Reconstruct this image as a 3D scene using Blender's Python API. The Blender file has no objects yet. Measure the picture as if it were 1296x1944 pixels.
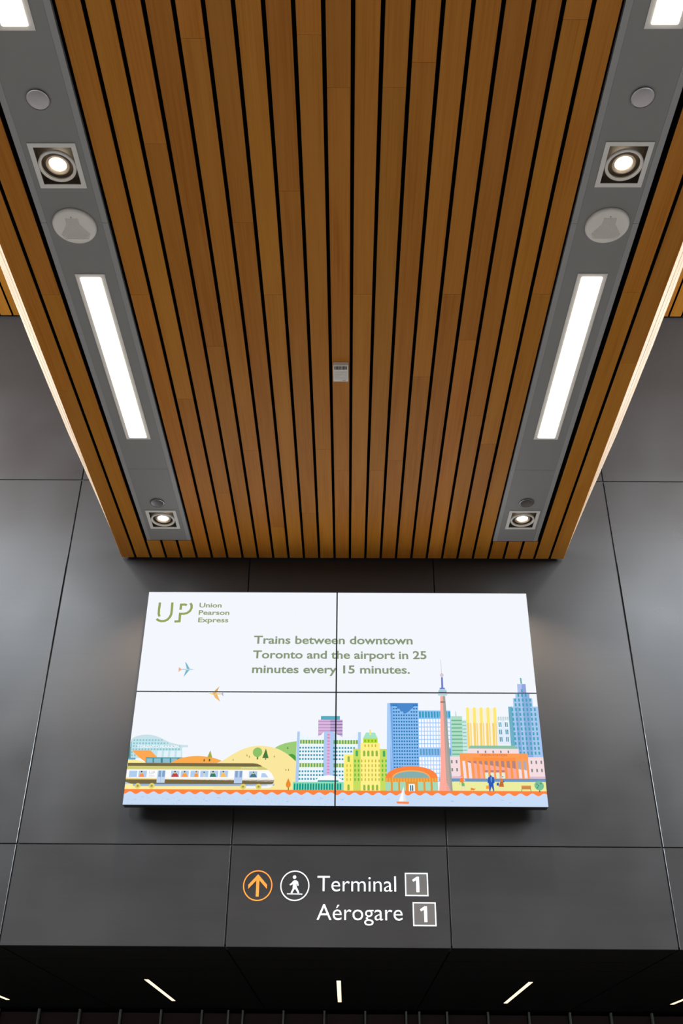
import bpy, bmesh, math, random
from mathutils import Vector, Matrix

# ------------------------------------------------------------------ camera, world, exposure
scene = bpy.context.scene
col = scene.collection
EYE = 1.55                                   # camera height over the floor
CAM_R = Vector((0.99996649, 0.0043431, 0.00693988))
CAM_U = Vector((-0.00353923, -0.53505134, 0.84481213))
CAM_F = Vector((-0.0073823, 0.84480838, 0.53501804))
FPX = 1868.487
cam_data = bpy.data.cameras.new('camera')
cam_data.sensor_fit = 'VERTICAL'
cam_data.sensor_height = 36.0
cam_data.lens = FPX / 1944 * 36.0
cam_data.clip_start = 0.05
cam = bpy.data.objects.new('camera', cam_data)
M = Matrix.Identity(4)
for i in range(3):
    M[i][0] = CAM_R[i]; M[i][1] = CAM_U[i]; M[i][2] = -CAM_F[i]
M[2][3] = EYE
cam.matrix_world = M
col.objects.link(cam)
scene.camera = cam
scene.view_settings.view_transform = 'Standard'
scene.view_settings.look = 'None'
scene.view_settings.gamma = 1.0
scene.view_settings.exposure = 0.0
scene.view_settings.use_curve_mapping = False

world = bpy.data.worlds.new('world')
scene.world = world
world.use_nodes = True
bg = world.node_tree.nodes['Background']
bg.inputs[0].default_value = (0.62, 0.72, 0.85, 1)
bg.inputs[1].default_value = 0.04


DAY = 2500
ROOF = 230


def area(name, loc, direction, sx, sy, power, color):
    l = bpy.data.lights.new(name, 'AREA')
    l.shape = 'RECTANGLE'; l.size = sx; l.size_y = sy
    l.energy = power; l.color = color
    o = bpy.data.objects.new(name, l)
    o.location = loc
    o.rotation_euler = Vector(direction).to_track_quat('-Z', 'Z').to_euler()
    col.objects.link(o)
    return o


# daylight through the high side glazing of the hall
area('daylight_left', (-5.4, 3.0, EYE + 5.55), (1, 0.0, -0.75), 5.2, 1.3, DAY, (0.80, 0.90, 1.0))
area('daylight_right', (5.4, 3.0, EYE + 5.55), (-1, 0.0, -0.75), 5.2, 1.3, DAY, (0.80, 0.90, 1.0))
# rooflights beside the raft, behind the last bays of slats
area('rooflight_left', (-3.9, 0.0, EYE + 5.50), (0, 0, -1), 1.7, 4.2, ROOF, (0.88, 0.94, 1.0))
area('rooflight_right', (3.9, 0.0, EYE + 5.50), (0, 0, -1), 1.7, 4.2, ROOF, (0.88, 0.94, 1.0))

# ------------------------------------------------------------------ measures (relative to the eye where z is used)
YW = 5.71316                                  # face of the metal wall
XJ, PW = -0.0482, 1.21716                     # panel grid
Z1, Z2, Z3 = EYE + 3.8774, EYE + 1.38458, EYE + 0.85148
ZR = EYE + 3.24318                            # underside of the wooden raft
ZU = EYE + 5.42313                            # underside of the upper ceiling
XR0, XR1 = -1.50387, 1.42352                  # raft edges
YR = YW - 0.02
SLAT = 0.10186
G1 = -1.4172                                  # first gap centre
YS = YW - 0.10                                # front of the monitors
SX0, SZ0, SW, SH = -0.0715, EYE + 1.5765, 2.42, 1.366


# ------------------------------------------------------------------ helpers
def lin(c):
    return tuple((x / 255 / 12.92) if x / 255 <= 0.04045 else ((x / 255 + 0.055) / 1.055) ** 2.4 for x in c)


def mat(name, rgb, rough=0.5, metal=0.0, spec=0.5, emit=None, strength=0.0, srgb=True):
    m = bpy.data.materials.new(name)
    m.use_nodes = True
    b = m.node_tree.nodes['Principled BSDF']
    c = lin(rgb) if srgb else rgb
    b.inputs['Base Color'].default_value = (*c, 1)
    b.inputs['Roughness'].default_value = rough
    b.inputs['Metallic'].default_value = metal
    b.inputs['Specular IOR Level'].default_value = spec
    if emit:
        b.inputs['Emission Color'].default_value = (*emit, 1)
        b.inputs['Emission Strength'].default_value = strength
    return m


def glow(name, rgb, strength, sample=True):
    m = bpy.data.materials.new(name)
    m.use_nodes = True
    nt = m.node_tree
    nt.nodes.clear()
    e = nt.nodes.new('ShaderNodeEmission')
    e.inputs[0].default_value = (*rgb, 1); e.inputs[1].default_value = strength
    o = nt.nodes.new('ShaderNodeOutputMaterial')
    nt.links.new(e.outputs[0], o.inputs[0])
    if not sample:
        m.cycles.emission_sampling = 'NONE'
    return m


def link(name, mesh, parent=None):
    o = bpy.data.objects.new(name, mesh)
    col.objects.link(o)
    if parent:
        o.parent = parent
    return o


def build(name, bm, m, parent=None, smooth=False, loc=None):
    me = bpy.data.meshes.new(name)
    bmesh.ops.recalc_face_normals(bm, faces=bm.faces)
    bm.to_mesh(me); bm.free()
    for x in (m if isinstance(m, (list, tuple)) else [m]):
        me.materials.append(x)
    if smooth:
        for p in me.polygons:
            p.use_smooth = True
    o = link(name, me, parent)
    if loc is not None:
        o.location = loc
    return o


def empty(name, loc, rz=0.0):
    o = bpy.data.objects.new(name, None)
    o.empty_display_size = 0.05
    o.location = loc
    o.rotation_euler = (0, 0, rz)
    col.objects.link(o)
    return o


def tag(o, label, cat, group=None):
    o['label'] = label; o['category'] = cat
    if group:
        o['group'] = group
    return o


def structure(o, label=None):
    o['kind'] = 'structure'
    if label:
        o['label'] = label
    return o


def box(bm, x0, x1, y0, y1, z0, z1, bevel=0.0):
    vs = [bm.verts.new((x, y, z)) for z in (z0, z1) for y in (y0, y1) for x in (x0, x1)]
    fs = [(0, 2, 3, 1), (4, 5, 7, 6), (0, 1, 5, 4), (2, 6, 7, 3), (0, 4, 6, 2), (1, 3, 7, 5)]
    faces = [bm.faces.new([vs[i] for i in f]) for f in fs]
    if bevel > 0:
        es = list({e for f in faces for e in f.edges})
        bmesh.ops.bevel(bm, geom=es, offset=bevel, segments=1, profile=0.5, affect='EDGES')
    return bm


def lathe(bm, prof, n=32, cx=0, cy=0, close=False):
    """profile of (radius, z); turns round the vertical axis."""
    rings = []
    for r, z in prof:
        if r < 1e-6:
            rings.append([bm.verts.new((cx, cy, z))])
        else:
            rings.append([bm.verts.new((cx + r * math.cos(2 * math.pi * i / n), cy + r * math.sin(2 * math.pi * i / n), z)) for i in range(n)])
    prs = list(zip(rings[:-1], rings[1:]))
    if close:
        prs.append((rings[-1], rings[0]))
    for a, b in prs:
        if len(a) == 1 and len(b) == 1:
            continue
        for i in range(n):
            j = (i + 1) % n
            if len(a) == 1:
                bm.faces.new((a[0], b[i], b[j]))
            elif len(b) == 1:
                bm.faces.new((a[i], a[j], b[0]))
            else:
                bm.faces.new((a[i], a[j], b[j], b[i]))
    return bm


# ------------------------------------------------------------------ materials
def wood_mat(name, base, dark, light, rough=0.42, bands=14.0):
    m = bpy.data.materials.new(name)
    m.use_nodes = True
    nt = m.node_tree; N = nt.nodes; L = nt.links
    b = N['Principled BSDF']
    tc = N.new('ShaderNodeTexCoord')
    oi = N.new('ShaderNodeObjectInfo')
    off = N.new('ShaderNodeVectorMath'); off.operation = 'MULTIPLY_ADD'
    comb = N.new('ShaderNodeCombineXYZ')
    L.new(oi.outputs['Random'], comb.inputs[0]); L.new(oi.outputs['Random'], comb.inputs[1]); L.new(oi.outputs['Random'], comb.inputs[2])
    L.new(comb.outputs[0], off.inputs[0]); off.inputs[1].default_value = (37.0, 91.0, 13.0)
    L.new(tc.outputs['Object'], off.inputs[2])
    mp = N.new('ShaderNodeMapping'); mp.inputs['Scale'].default_value = (160, 2.2, 160)
    L.new(off.outputs[0], mp.inputs[0])
    n1 = N.new('ShaderNodeTexNoise'); n1.inputs['Scale'].default_value = 1.0; n1.inputs['Detail'].default_value = 4
    L.new(mp.outputs[0], n1.inputs[0])
    mp2 = N.new('ShaderNodeMapping'); mp2.inputs['Scale'].default_value = (bands, 1.1, bands)
    L.new(off.outputs[0], mp2.inputs[0])
    n2 = N.new('ShaderNodeTexNoise'); n2.inputs['Scale'].default_value = 1.0; n2.inputs['Detail'].default_value = 3; n2.inputs['Distortion'].default_value = 0.6
    L.new(mp2.outputs[0], n2.inputs[0])
    r1 = N.new('ShaderNodeValToRGB')
    r1.color_ramp.elements[0].position = 0.30; r1.color_ramp.elements[0].color = (*dark, 1)
    r1.color_ramp.elements[1].position = 0.62; r1.color_ramp.elements[1].color = (*base, 1)
    L.new(n1.outputs[0], r1.inputs[0])
    mix = N.new('ShaderNodeMixRGB'); mix.inputs[2].default_value = (*light, 1)
    r2 = N.new('ShaderNodeMapRange'); r2.inputs[1].default_value = 0.35; r2.inputs[2].default_value = 0.75; r2.inputs[3].default_value = 0.0; r2.inputs[4].default_value = 0.75
    L.new(n2.outputs[0], r2.inputs[0]); L.new(r2.outputs[0], mix.inputs[0]); L.new(r1.outputs[0], mix.inputs[1])
    # every board its own tone
    hsv = N.new('ShaderNodeHueSaturation')
    mr = N.new('ShaderNodeMapRange'); mr.inputs[3].default_value = 0.90; mr.inputs[4].default_value = 1.08
    L.new(oi.outputs['Random'], mr.inputs[0]); L.new(mr.outputs[0], hsv.inputs['Value'])
    mh = N.new('ShaderNodeMath'); mh.operation = 'MULTIPLY'; mh.inputs[1].default_value = 7.31
    mf = N.new('ShaderNodeMath'); mf.operation = 'FRACT'
    mq = N.new('ShaderNodeMapRange'); mq.inputs[3].default_value = 0.497; mq.inputs[4].default_value = 0.503
    L.new(oi.outputs['Random'], mh.inputs[0]); L.new(mh.outputs[0], mf.inputs[0]); L.new(mf.outputs[0], mq.inputs[0]); L.new(mq.outputs[0], hsv.inputs['Hue'])
    L.new(mix.outputs[0], hsv.inputs['Color']); L.new(hsv.outputs[0], b.inputs['Base Color'])
    b.inputs['Roughness'].default_value = rough
    b.inputs['Specular IOR Level'].default_value = 0.16
    bp = N.new('ShaderNodeBump'); bp.inputs['Strength'].default_value = 0.06; bp.inputs['Distance'].default_value = 0.002
    L.new(n1.outputs[0], bp.inputs['Height']); L.new(bp.outputs[0], b.inputs['Normal'])
    return m


def panel_mat(name, rgb, rough, streak=0.12, spec=0.5, metal=0.0):
    m = mat(name, rgb, rough, metal, spec, srgb=False)
    nt = m.node_tree; N = nt.nodes; L = nt.links; b = N['Principled BSDF']
    tc = N.new('ShaderNodeTexCoord')
    mp = N.new('ShaderNodeMapping'); mp.inputs['Scale'].default_value = (0.8, 0.8, 60)
    n = N.new('ShaderNodeTexNoise'); n.inputs['Scale'].default_value = 1.5; n.inputs['Detail'].default_value = 5
    L.new(tc.outputs['Object'], mp.inputs[0]); L.new(mp.outputs[0], n.inputs[0])
    n2 = N.new('ShaderNodeTexNoise'); n2.inputs['Scale'].default_value = 1.7; n2.inputs['Detail'].default_value = 2
    L.new(tc.outputs['Object'], n2.inputs[0])
    ad = N.new('ShaderNodeMath'); ad.operation = 'ADD'
    L.new(n.outputs[0], ad.inputs[0]); L.new(n2.outputs[0], ad.inputs[1])
    mr = N.new('ShaderNodeMapRange'); mr.inputs[1].default_value = 0.7; mr.inputs[2].default_value = 1.3
    mr.inputs[3].default_value = 1 - streak; mr.inputs[4].default_value = 1 + streak
    L.new(ad.outputs[0], mr.inputs[0])
    mx = N.new('ShaderNodeVectorMath'); mx.operation = 'SCALE'
    mx.inputs[0].default_value = rgb
    L.new(mr.outputs[0], mx.inputs['Scale']); L.new(mx.outputs[0], b.inputs['Base Color'])
    mr2 = N.new('ShaderNodeMapRange'); mr2.inputs[1].default_value = 0.3; mr2.inputs[2].default_value = 0.7
    mr2.inputs[3].default_value = rough - 0.04; mr2.inputs[4].default_value = rough + 0.06
    L.new(n2.outputs[0], mr2.inputs[0]); L.new(mr2.outputs[0], b.inputs['Roughness'])
    bp = N.new('ShaderNodeBump'); bp.inputs['Strength'].default_value = 0.05; bp.inputs['Distance'].default_value = 0.01
    L.new(n2.outputs[0], bp.inputs['Height']); L.new(bp.outputs[0], b.inputs['Normal'])
    return m


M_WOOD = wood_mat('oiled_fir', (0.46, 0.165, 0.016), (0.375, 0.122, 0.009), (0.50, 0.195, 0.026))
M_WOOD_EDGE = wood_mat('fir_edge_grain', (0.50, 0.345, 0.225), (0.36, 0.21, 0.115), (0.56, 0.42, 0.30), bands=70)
M_WALL = panel_mat('grey_metal_panel', (0.0300, 0.0268, 0.0250), 0.30, 0.08, 0.55)
M_JOINT = mat('dark_joint', (0.012, 0.011, 0.011), 0.8, srgb=False)
M_FELT = mat('black_felt', (0.004, 0.004, 0.004), 0.95, spec=0.05, srgb=False)
M_GREY = mat('grey_painted_tray', (0.25, 0.235, 0.22), 0.5, srgb=False)
M_GREY_LIP = mat('grey_tray_lip', (0.32, 0.305, 0.29), 0.45, srgb=False)
M_WHITE = mat('white_paint', (0.74, 0.69, 0.63), 0.45, srgb=False)
M_OFFWHITE = mat('offwhite_plastic', (0.80, 0.74, 0.66), 0.4, srgb=False)
M_BLACKBOX = mat('lamp_housing', (0.06, 0.045, 0.03), 0.5, srgb=False)
M_CHROME = mat('brushed_chrome', (0.48, 0.44, 0.45), 0.14, 1.0, srgb=False)
M_HOLE = mat('grille_hole', (0.03, 0.025, 0.02), 0.9, srgb=False)
M_TUBE = glow('white_diffuser', (1.0, 0.93, 0.83), 2.4)
M_LAMP = glow('lamp_lens', (1.0, 0.84, 0.62), 9.0)
M_REFL = mat('lamp_reflector', (0.75, 0.6, 0.45), 0.25, 0.6, srgb=False)
M_SOFTUBE = glow('warm_tube', (1.0, 0.80, 0.50), 1.75)
M_SOFFIT = mat('dark_soffit_panel', (0.0035, 0.003, 0.0025), 0.6, spec=0.12, srgb=False)
M_BEZEL = mat('monitor_black', (0.008, 0.009, 0.011), 0.35, srgb=False)
M_FLOOR = panel_mat('polished_terrazzo', (0.165, 0.150, 0.135), 0.35, 0.1)
M_RED = mat('dark_red_lacquer', (0.022, 0.005, 0.004), 0.5, srgb=False)
M_FIN = mat('steel_fin', (0.40, 0.42, 0.38), 0.4, 0.5, srgb=False)

# ------------------------------------------------------------------ floor, wall, ceilings
bm = bmesh.new(); box(bm, -9, 9, -5, 8.9, -0.2, 0)
structure(build('floor', bm, M_FLOOR), 'grey stone floor of the hall')

bm = bmesh.new()
box(bm, -6.2, 6.2, YW + 0.006, YW + 0.14, Z3 + 0.004, ZU + 0.12)
wall = structure(build('wall_front', bm, M_JOINT), 'wall of large dark grey metal panels with recessed joints')
edges_x = [XJ + (i - 0.5) * PW for i in range(-4, 6)]
edges_z = [Z3, Z2, Z1, ZU + 0.12]
JW = 0.0045
for zi in range(3):
    for xi in range(len(edges_x) - 1):
        bm = bmesh.new()
        x0, x1 = edges_x[xi] + JW, edges_x[xi + 1] - JW
        z0, z1 = edges_z[zi] + (JW * 0.6 if zi else 0.0), edges_z[zi + 1] - JW * 0.6
        w, h = (x1 - x0) / 2, (z1 - z0) / 2
        box(bm, -w, w, 0, 0.012, -h, h, 0.0018)
        build('wall_panel', bm, M_WALL, wall, loc=((x0 + x1) / 2, YW, (z0 + z1) / 2))

# upper ceiling beyond the raft, left and right, and its dark deck
bm = bmesh.new(); box(bm, -3.02, 3.02, -3.0, YW, ZU + 0.03, ZU + 0.12)
for sx in (-1, 1):
    box(bm, min(sx * 3.02, sx * 4.77), max(sx * 3.02, sx * 4.77), 2.18, YW, ZU + 0.03, ZU + 0.12)
ceil = structure(build('ceiling', bm, M_FELT), 'upper wood slat ceiling over black backing')
random.seed(5)


def plank_bm(length, w=SLAT - 0.0155, t=0.02):
    bm = bmesh.new()
    c = 0.0012
    sec = [(-w / 2 + c, 0), (w / 2 - c, 0), (w / 2, c), (w / 2, t), (-w / 2, t), (-w / 2, c)]
    a = [bm.verts.new((x, -length / 2, z)) for x, z in sec]
    b = [bm.verts.new((x, length / 2, z)) for x, z in sec]
    n = len(sec)
    for i in range(n):
        f = bm.faces.new((a[i], a[(i + 1) % n], b[(i + 1) % n], b[i]))
        f.material_index = 1 if i in (2, 3, 4) else 0
    bm.faces.new(a[::-1]); bm.faces.new(b)
    return bm


plank_cache = {}


def plank(x, y0, y1, z, parent, m=M_WOOD, name='slat'):
    key = (round(y1 - y0, 3), m.name)
    if key not in plank_cache:
        bm = plank_bm(y1 - y0)
        me = bpy.data.meshes.new(name)
        bmesh.ops.recalc_face_normals(bm, faces=bm.faces)
        bm.to_mesh(me); bm.free(); me.materials.append(m); me.materials.append(M_FELT)
        plank_cache[key] = me
    o = link(name, plank_cache[key], parent)
    o.location = (x, (y0 + y1) / 2, z)
    return o


PL = 2.457
for side in (-1, 1):
    for k in range(31):
        x = -2.6425 - 0.0508 + 0.1018 * (11 - k) if side < 0 else 2.493 + 0.0508 - 0.1018 * (11 - k)
        cuts = [-1.2 + random.choice((0, .6, 1.2, 1.8)), 0, 0]
        cuts = [cuts[0], cuts[0] + PL, cuts[0] + 2 * PL]
        ys0 = -1.6 if abs(x) < 3.0 else 2.2
        ys = [ys0] + [c for c in cuts if ys0 + 0.3 < c < YW - 0.4] + [YW - 0.022]
        for a, b in zip(ys[:-1], ys[1:]):
            plank(x, a + 0.0005, b - 0.0005, ZU, ceil)

# ------------------------------------------------------------------ the wooden raft
YB = -1.0                                     # where the raft ends behind the camera
raft = empty('wood_ceiling_raft', (XJ + 0.01, (YB + YR) / 2, ZR))
tag(raft, 'suspended raft of brown wood slats with black gaps, ending above the big screen', 'ceiling')


def rel(o, root):
    o.parent = root
    o.matrix_parent_inverse = Matrix.Translation(-root.location)
    return o


bm = bmesh.new()
box(bm, XR0 + 0.004, XR1 - 0.004, YB, YR - 0.002, ZR + 0.066, ZR + 0.08)
box(bm, XR0 + 0.004, XR1 - 0.004, YR - 0.0015, YR + 0.0015, ZR + 0.0015, ZR + 0.08)
rel(build('backing_board', bm, M_FELT), raft)

joint = {0: 3.96, 1: 3.27, 5: 3.269, 6: 4.022, 7: 4.914, 8: 3.616, 9: 4.48, 10: 5.304, 11: 3.267, 12: 5.14, 13: 4.467,
         14: 4.672, 15: 3.263, 16: 4.671, 17: 4.571, 18: 3.84, 19: 3.262, 20: 3.567, 21: 4.158, 22: 4.412, 23: 3.26, 27: 3.249, 28: 3.732}
extra = {10: 2.861}
short = {21: 3.432}
n_slat = 29
for k in range(n_slat):
    xc = G1 + (k - 0.5) * SLAT
    w = None
    if k in (2, 3, 4, 24, 25, 26):            # the short boards between lighting tray and wall
        p = plank(xc, 5.474, YR, ZR, None)
        rel(p, raft)
        continue
    if k in joint:
        cuts = [joint[k] - PL * i for i in range(0, 4)]
    else:
        cuts = [3.0 - PL, 3.0 - 2 * PL]
    if k == 21:
        cuts = [3.432 + 0.726, 3.432 - PL + 0.726]
    cuts = sorted(c for c in cuts if c > YB + 0.3)
    ys = [YB] + cuts + [YR]
    for a, b in zip(ys[:-1], ys[1:]):
        rel(plank(xc, a + 0.0007, b - 0.0007, ZR, None), raft)

# flared edge boards of the raft, tapering out towards the wall
prof = [(YB, 0.100), (1.0, 0.100), (3.3, 0.098), (4.0, 0.093), (4.25, 0.085), (4.4, 0.078), (4.7, 0.056), (5.15, 0.026), (5.45, 0.011), (YR, 0.003)]
fine = []
for (ya, wa), (yb, wb) in zip(prof[:-1], prof[1:]):
    k = max(1, int((yb - ya) / 0.09))
    for i in range(k):
        t = i / k; y = ya + (yb - ya) * t; w = wa + (wb - wa) * t
        fine.append((y, w * (1 + 0.022 * math.sin(y * 7.3) + 0.016 * math.sin(y * 17.1 + 1))))
fine.append(prof[-1])
for side, xe in ((-1, XR0), (1, XR1)):
    bm = bmesh.new()
    rows = []
    for y, wd in fine:
        sl = []
        for t, h in ((0.0, 0.0), (0.33, 0.0), (0.345, 0.0030), (0.36, 0.0), (0.60, 0.0), (0.61, 0.0020), (0.62, 0.0), (0.86, 0.0), (1.0, 0.012)):
            d = wd * t
            sl.append(bm.verts.new((xe + side * (d - h * 0.7), y, ZR + d + h * 0.7)))
        sl.append(bm.verts.new((xe + side * (wd - 0.012), y, ZR + wd + 0.012)))
        sl.append(bm.verts.new((xe - side * 0.012, y, ZR + 0.018)))
        rows.append(sl)
    for a, b in zip(rows[:-1], rows[1:]):
        for i in range(len(a)):
            j = (i + 1) % len(a)
            bm.faces.new((a[i], a[j], b[j], b[i]))
    bm.faces.new(rows[0]); bm.faces.new(rows[-1])
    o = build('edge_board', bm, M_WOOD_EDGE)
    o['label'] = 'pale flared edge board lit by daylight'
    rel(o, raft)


# ------------------------------------------------------------------ lighting trays
def tray(x0, x1, side, side_x, side_y):
    cx = (x0 + x1) / 2
    t = empty('lighting_tray', (cx, 2.0, ZR))
    tag(t, 'grey metal lighting tray let into the wood slats, the %s one of two' % side, 'ceiling panel', 'grey lighting trays')
    z0 = ZR + 0.0008
    lip = 0.026
    for a, b, holes in ((YB, 4.665, (side_y[0],)), (4.665, 5.468, (side_y[1],))):
        bm = bmesh.new()
        a += 0.0008; b -= 0.0008
        for hy in holes:
            cxh = side_x
            box(bm, x0 + lip, x1 - lip, a, hy - 0.089, z0, ZR + 0.02)
            box(bm, x0 + lip, x1 - lip, hy + 0.089, b, z0, ZR + 0.02)
            box(bm, x0 + lip, cxh - 0.076, hy - 0.089, hy + 0.089, z0, ZR + 0.02)
            box(bm, cxh + 0.076, x1 - lip, hy - 0.089, hy + 0.089, z0, ZR + 0.02)
        bmesh.ops.remove_doubles(bm, verts=bm.verts, dist=1e-5)
        rel(build('tray_panel', bm, M_GREY), t)
    for s in (0, 1):
        xa, xb = (x0, x0 + lip - 0.0006) if s == 0 else (x1 - lip + 0.0006, x1)
        for a, b in ((YB, 2.85), (2.85, 5.468)):
            bm = bmesh.new(); box(bm, xa, xb, a + 0.0006, b - 0.0006, ZR, ZR + 0.02, 0.0005)
            rel(build('tray_lip', bm, M_GREY_LIP), t)
    return t


XL0, XL1 = -1.303, -1.019
XQ0, XQ1 = 0.930, 1.214
tray(XL0, XL1, 'left', -1.160, (2.560, 5.214))
tray(XQ0, XQ1, 'right', 1.080, (2.552, 5.204))


def copy_tree(o, loc):
    r = o.copy(); col.objects.link(r); r.location = loc
    for ch in o.children:
        c = ch.copy(); col.objects.link(c); c.parent = r
        for g in ch.children:
            d = g.copy(); col.objects.link(d); d.parent = c
    return r


def rect_frame(bm, hx, hy, bx, by, z0, z1):
    """flat rectangular ring, outer half sizes hx hy, border widths bx by"""
    for a, b, c, d in ((-hx, hx, -hy, -hy + by), (-hx, hx, hy - by, hy), (-hx, -hx + bx, -hy + by, hy - by), (hx - bx, hx, -hy + by, hy - by)):
        box(bm, a, b, c, d, z0, z1)
    bmesh.ops.remove_doubles(bm, verts=bm.verts, dist=1e-5)


# linear luminaires: 0.133 x 1.233 m
def make_linear():
    r = empty('linear_light', (0, 0, 0))
    bm = bmesh.new(); rect_frame(bm, 0.0665, 0.6165, 0.019, 0.017, -0.003, -0.0003)
    build('trim_frame', bm, M_WHITE, r)
    bm = bmesh.new(); box(bm, -0.0473, 0.0473, -0.5993, 0.5993, -0.0100, -0.0003, 0.004)
    build('diffuser', bm, M_TUBE, r)
    return r


lin0 = make_linear()
ZT = ZR
spots_lin = [(-1.161, 3.7565, 'lit linear ceiling light on the left, whole strip in view between speaker and seam'),
             (1.0805, 3.748, 'lit linear ceiling light on the right, whole strip in view between speaker and seam'),
             (-1.161, 1.376, 'lit linear ceiling light cut off by the top left corner'),
             (1.0805, 1.370, 'lit linear ceiling light cut off by the top right corner')]
for i, (x, y, lb) in enumerate(spots_lin):
    o = lin0 if i == 0 else copy_tree(lin0, (0, 0, 0))
    o.location = (x, y, ZT)
    tag(o, lb, 'ceiling light', 'linear ceiling lights')


# square gimbal downlights
def make_spot():
    r = empty('square_downlight', (0, 0, 0))
    bm = bmesh.new(); rect_frame(bm, 0.094, 0.107, 0.019, 0.019, -0.004, -0.0003)
    build('trim_frame', bm, M_WHITE, r)
    bm = bmesh.new()
    hx, hy, d = 0.0750, 0.0880, 0.045
    a = [bm.verts.new((x, y, -0.001)) for x, y in ((-hx, -hy), (hx, -hy), (hx, hy), (-hx, hy))]
    b = [bm.verts.new((x, y, d)) for x, y in ((-hx, -hy), (hx, -hy), (hx, hy), (-hx, hy))]
    for i in range(4):
        bm.faces.new((a[i], b[i], b[(i + 1) % 4], a[(i + 1) % 4]))
    bm.faces.new(b)
    build('housing', bm, M_BLACKBOX, r)
    bm = bmesh.new(); lathe(bm, [(0.0735, 0.004), (0.0745, -0.006), (0.0715, -0.0085), (0.0645, -0.0085), (0.0625, -0.005), (0.0625, 0.004)], 40)
    ring = build('gimbal_ring', bm, M_WHITE, r, True)
    bm = bmesh.new(); lathe(bm, [(0.048, 0.020), (0.047, 0.002), (0.044, -0.001), (0.034, 0.005), (0.031, 0.010)], 40)
    build('reflector', bm, M_REFL, ring, True)
    bm = bmesh.new(); lathe(bm, [(0.0, 0.001), (0.020, 0.003), (0.032, 0.008)], 32)
    build('lamp', bm, M_LAMP, ring, True)
    return r


sp0 = make_spot()
spots_sq = [(-1.160, 2.560, 'square downlight with glowing round lamp in the left tray, between silver disc and round speaker', 7),
            (1.080, 2.552, 'square downlight with glowing round lamp in the right tray, between silver disc and round speaker', 7),
            (-1.160, 5.214, 'small square downlight at the far end of the left tray, near the wall', 120),
            (1.080, 5.204, 'small square downlight at the far end of the right tray, near the wall', 120)]
for i, (x, y, lb, pw) in enumerate(spots_sq):
    o = sp0 if i == 0 else copy_tree(sp0, (0, 0, 0))
    o.location = (x, y, ZR)
    tag(o, lb, 'ceiling light', 'square downlights')
    l = bpy.data.lights.new('lamp_beam', 'SPOT')
    l.energy = pw; l.color = (1.0, 0.80, 0.58); l.spot_size = math.radians(112); l.spot_blend = 0.55; l.shadow_soft_size = 0.03
    lo = bpy.data.objects.new('lamp_beam', l); lo.location = (x, y, ZR - 0.015); col.objects.link(lo)


# concealed sprinkler discs
def make_disc():
    r = empty('sprinkler_cover', (0, 0, 0))
    bm = bmesh.new(); lathe(bm, [(0.0, -0.0056), (0.038, -0.0055), (0.0425, -0.0062), (0.0435, -0.005), (0.0425, -0.0038)], 40)
    build('cover_plate', bm, M_CHROME, r, True)
    bm = bmesh.new(); lathe(bm, [(0.038, -0.005), (0.038, 0.001)], 32)
    build('collar', bm, M_HOLE, r, True)
    return r


d0 = make_disc()
for i, (x, y, lb) in enumerate([(-1.158, 2.262, 'silver ceiling disc in the left tray between top strip light and square downlight'),
                                (1.077, 2.252, 'silver ceiling disc in the right tray between top strip light and square downlight'),
                                (-1.163, 5.020, 'small silver ceiling disc beside the far downlight of the left tray'),
                                (1.075, 5.005, 'small silver ceiling disc beside the far downlight of the right tray')]):
    o = d0 if i == 0 else copy_tree(d0, (0, 0, 0))
    o.location = (x, y, ZR - 0.0015)
    tag(o, lb, 'ceiling disc', 'silver ceiling discs')


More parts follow.
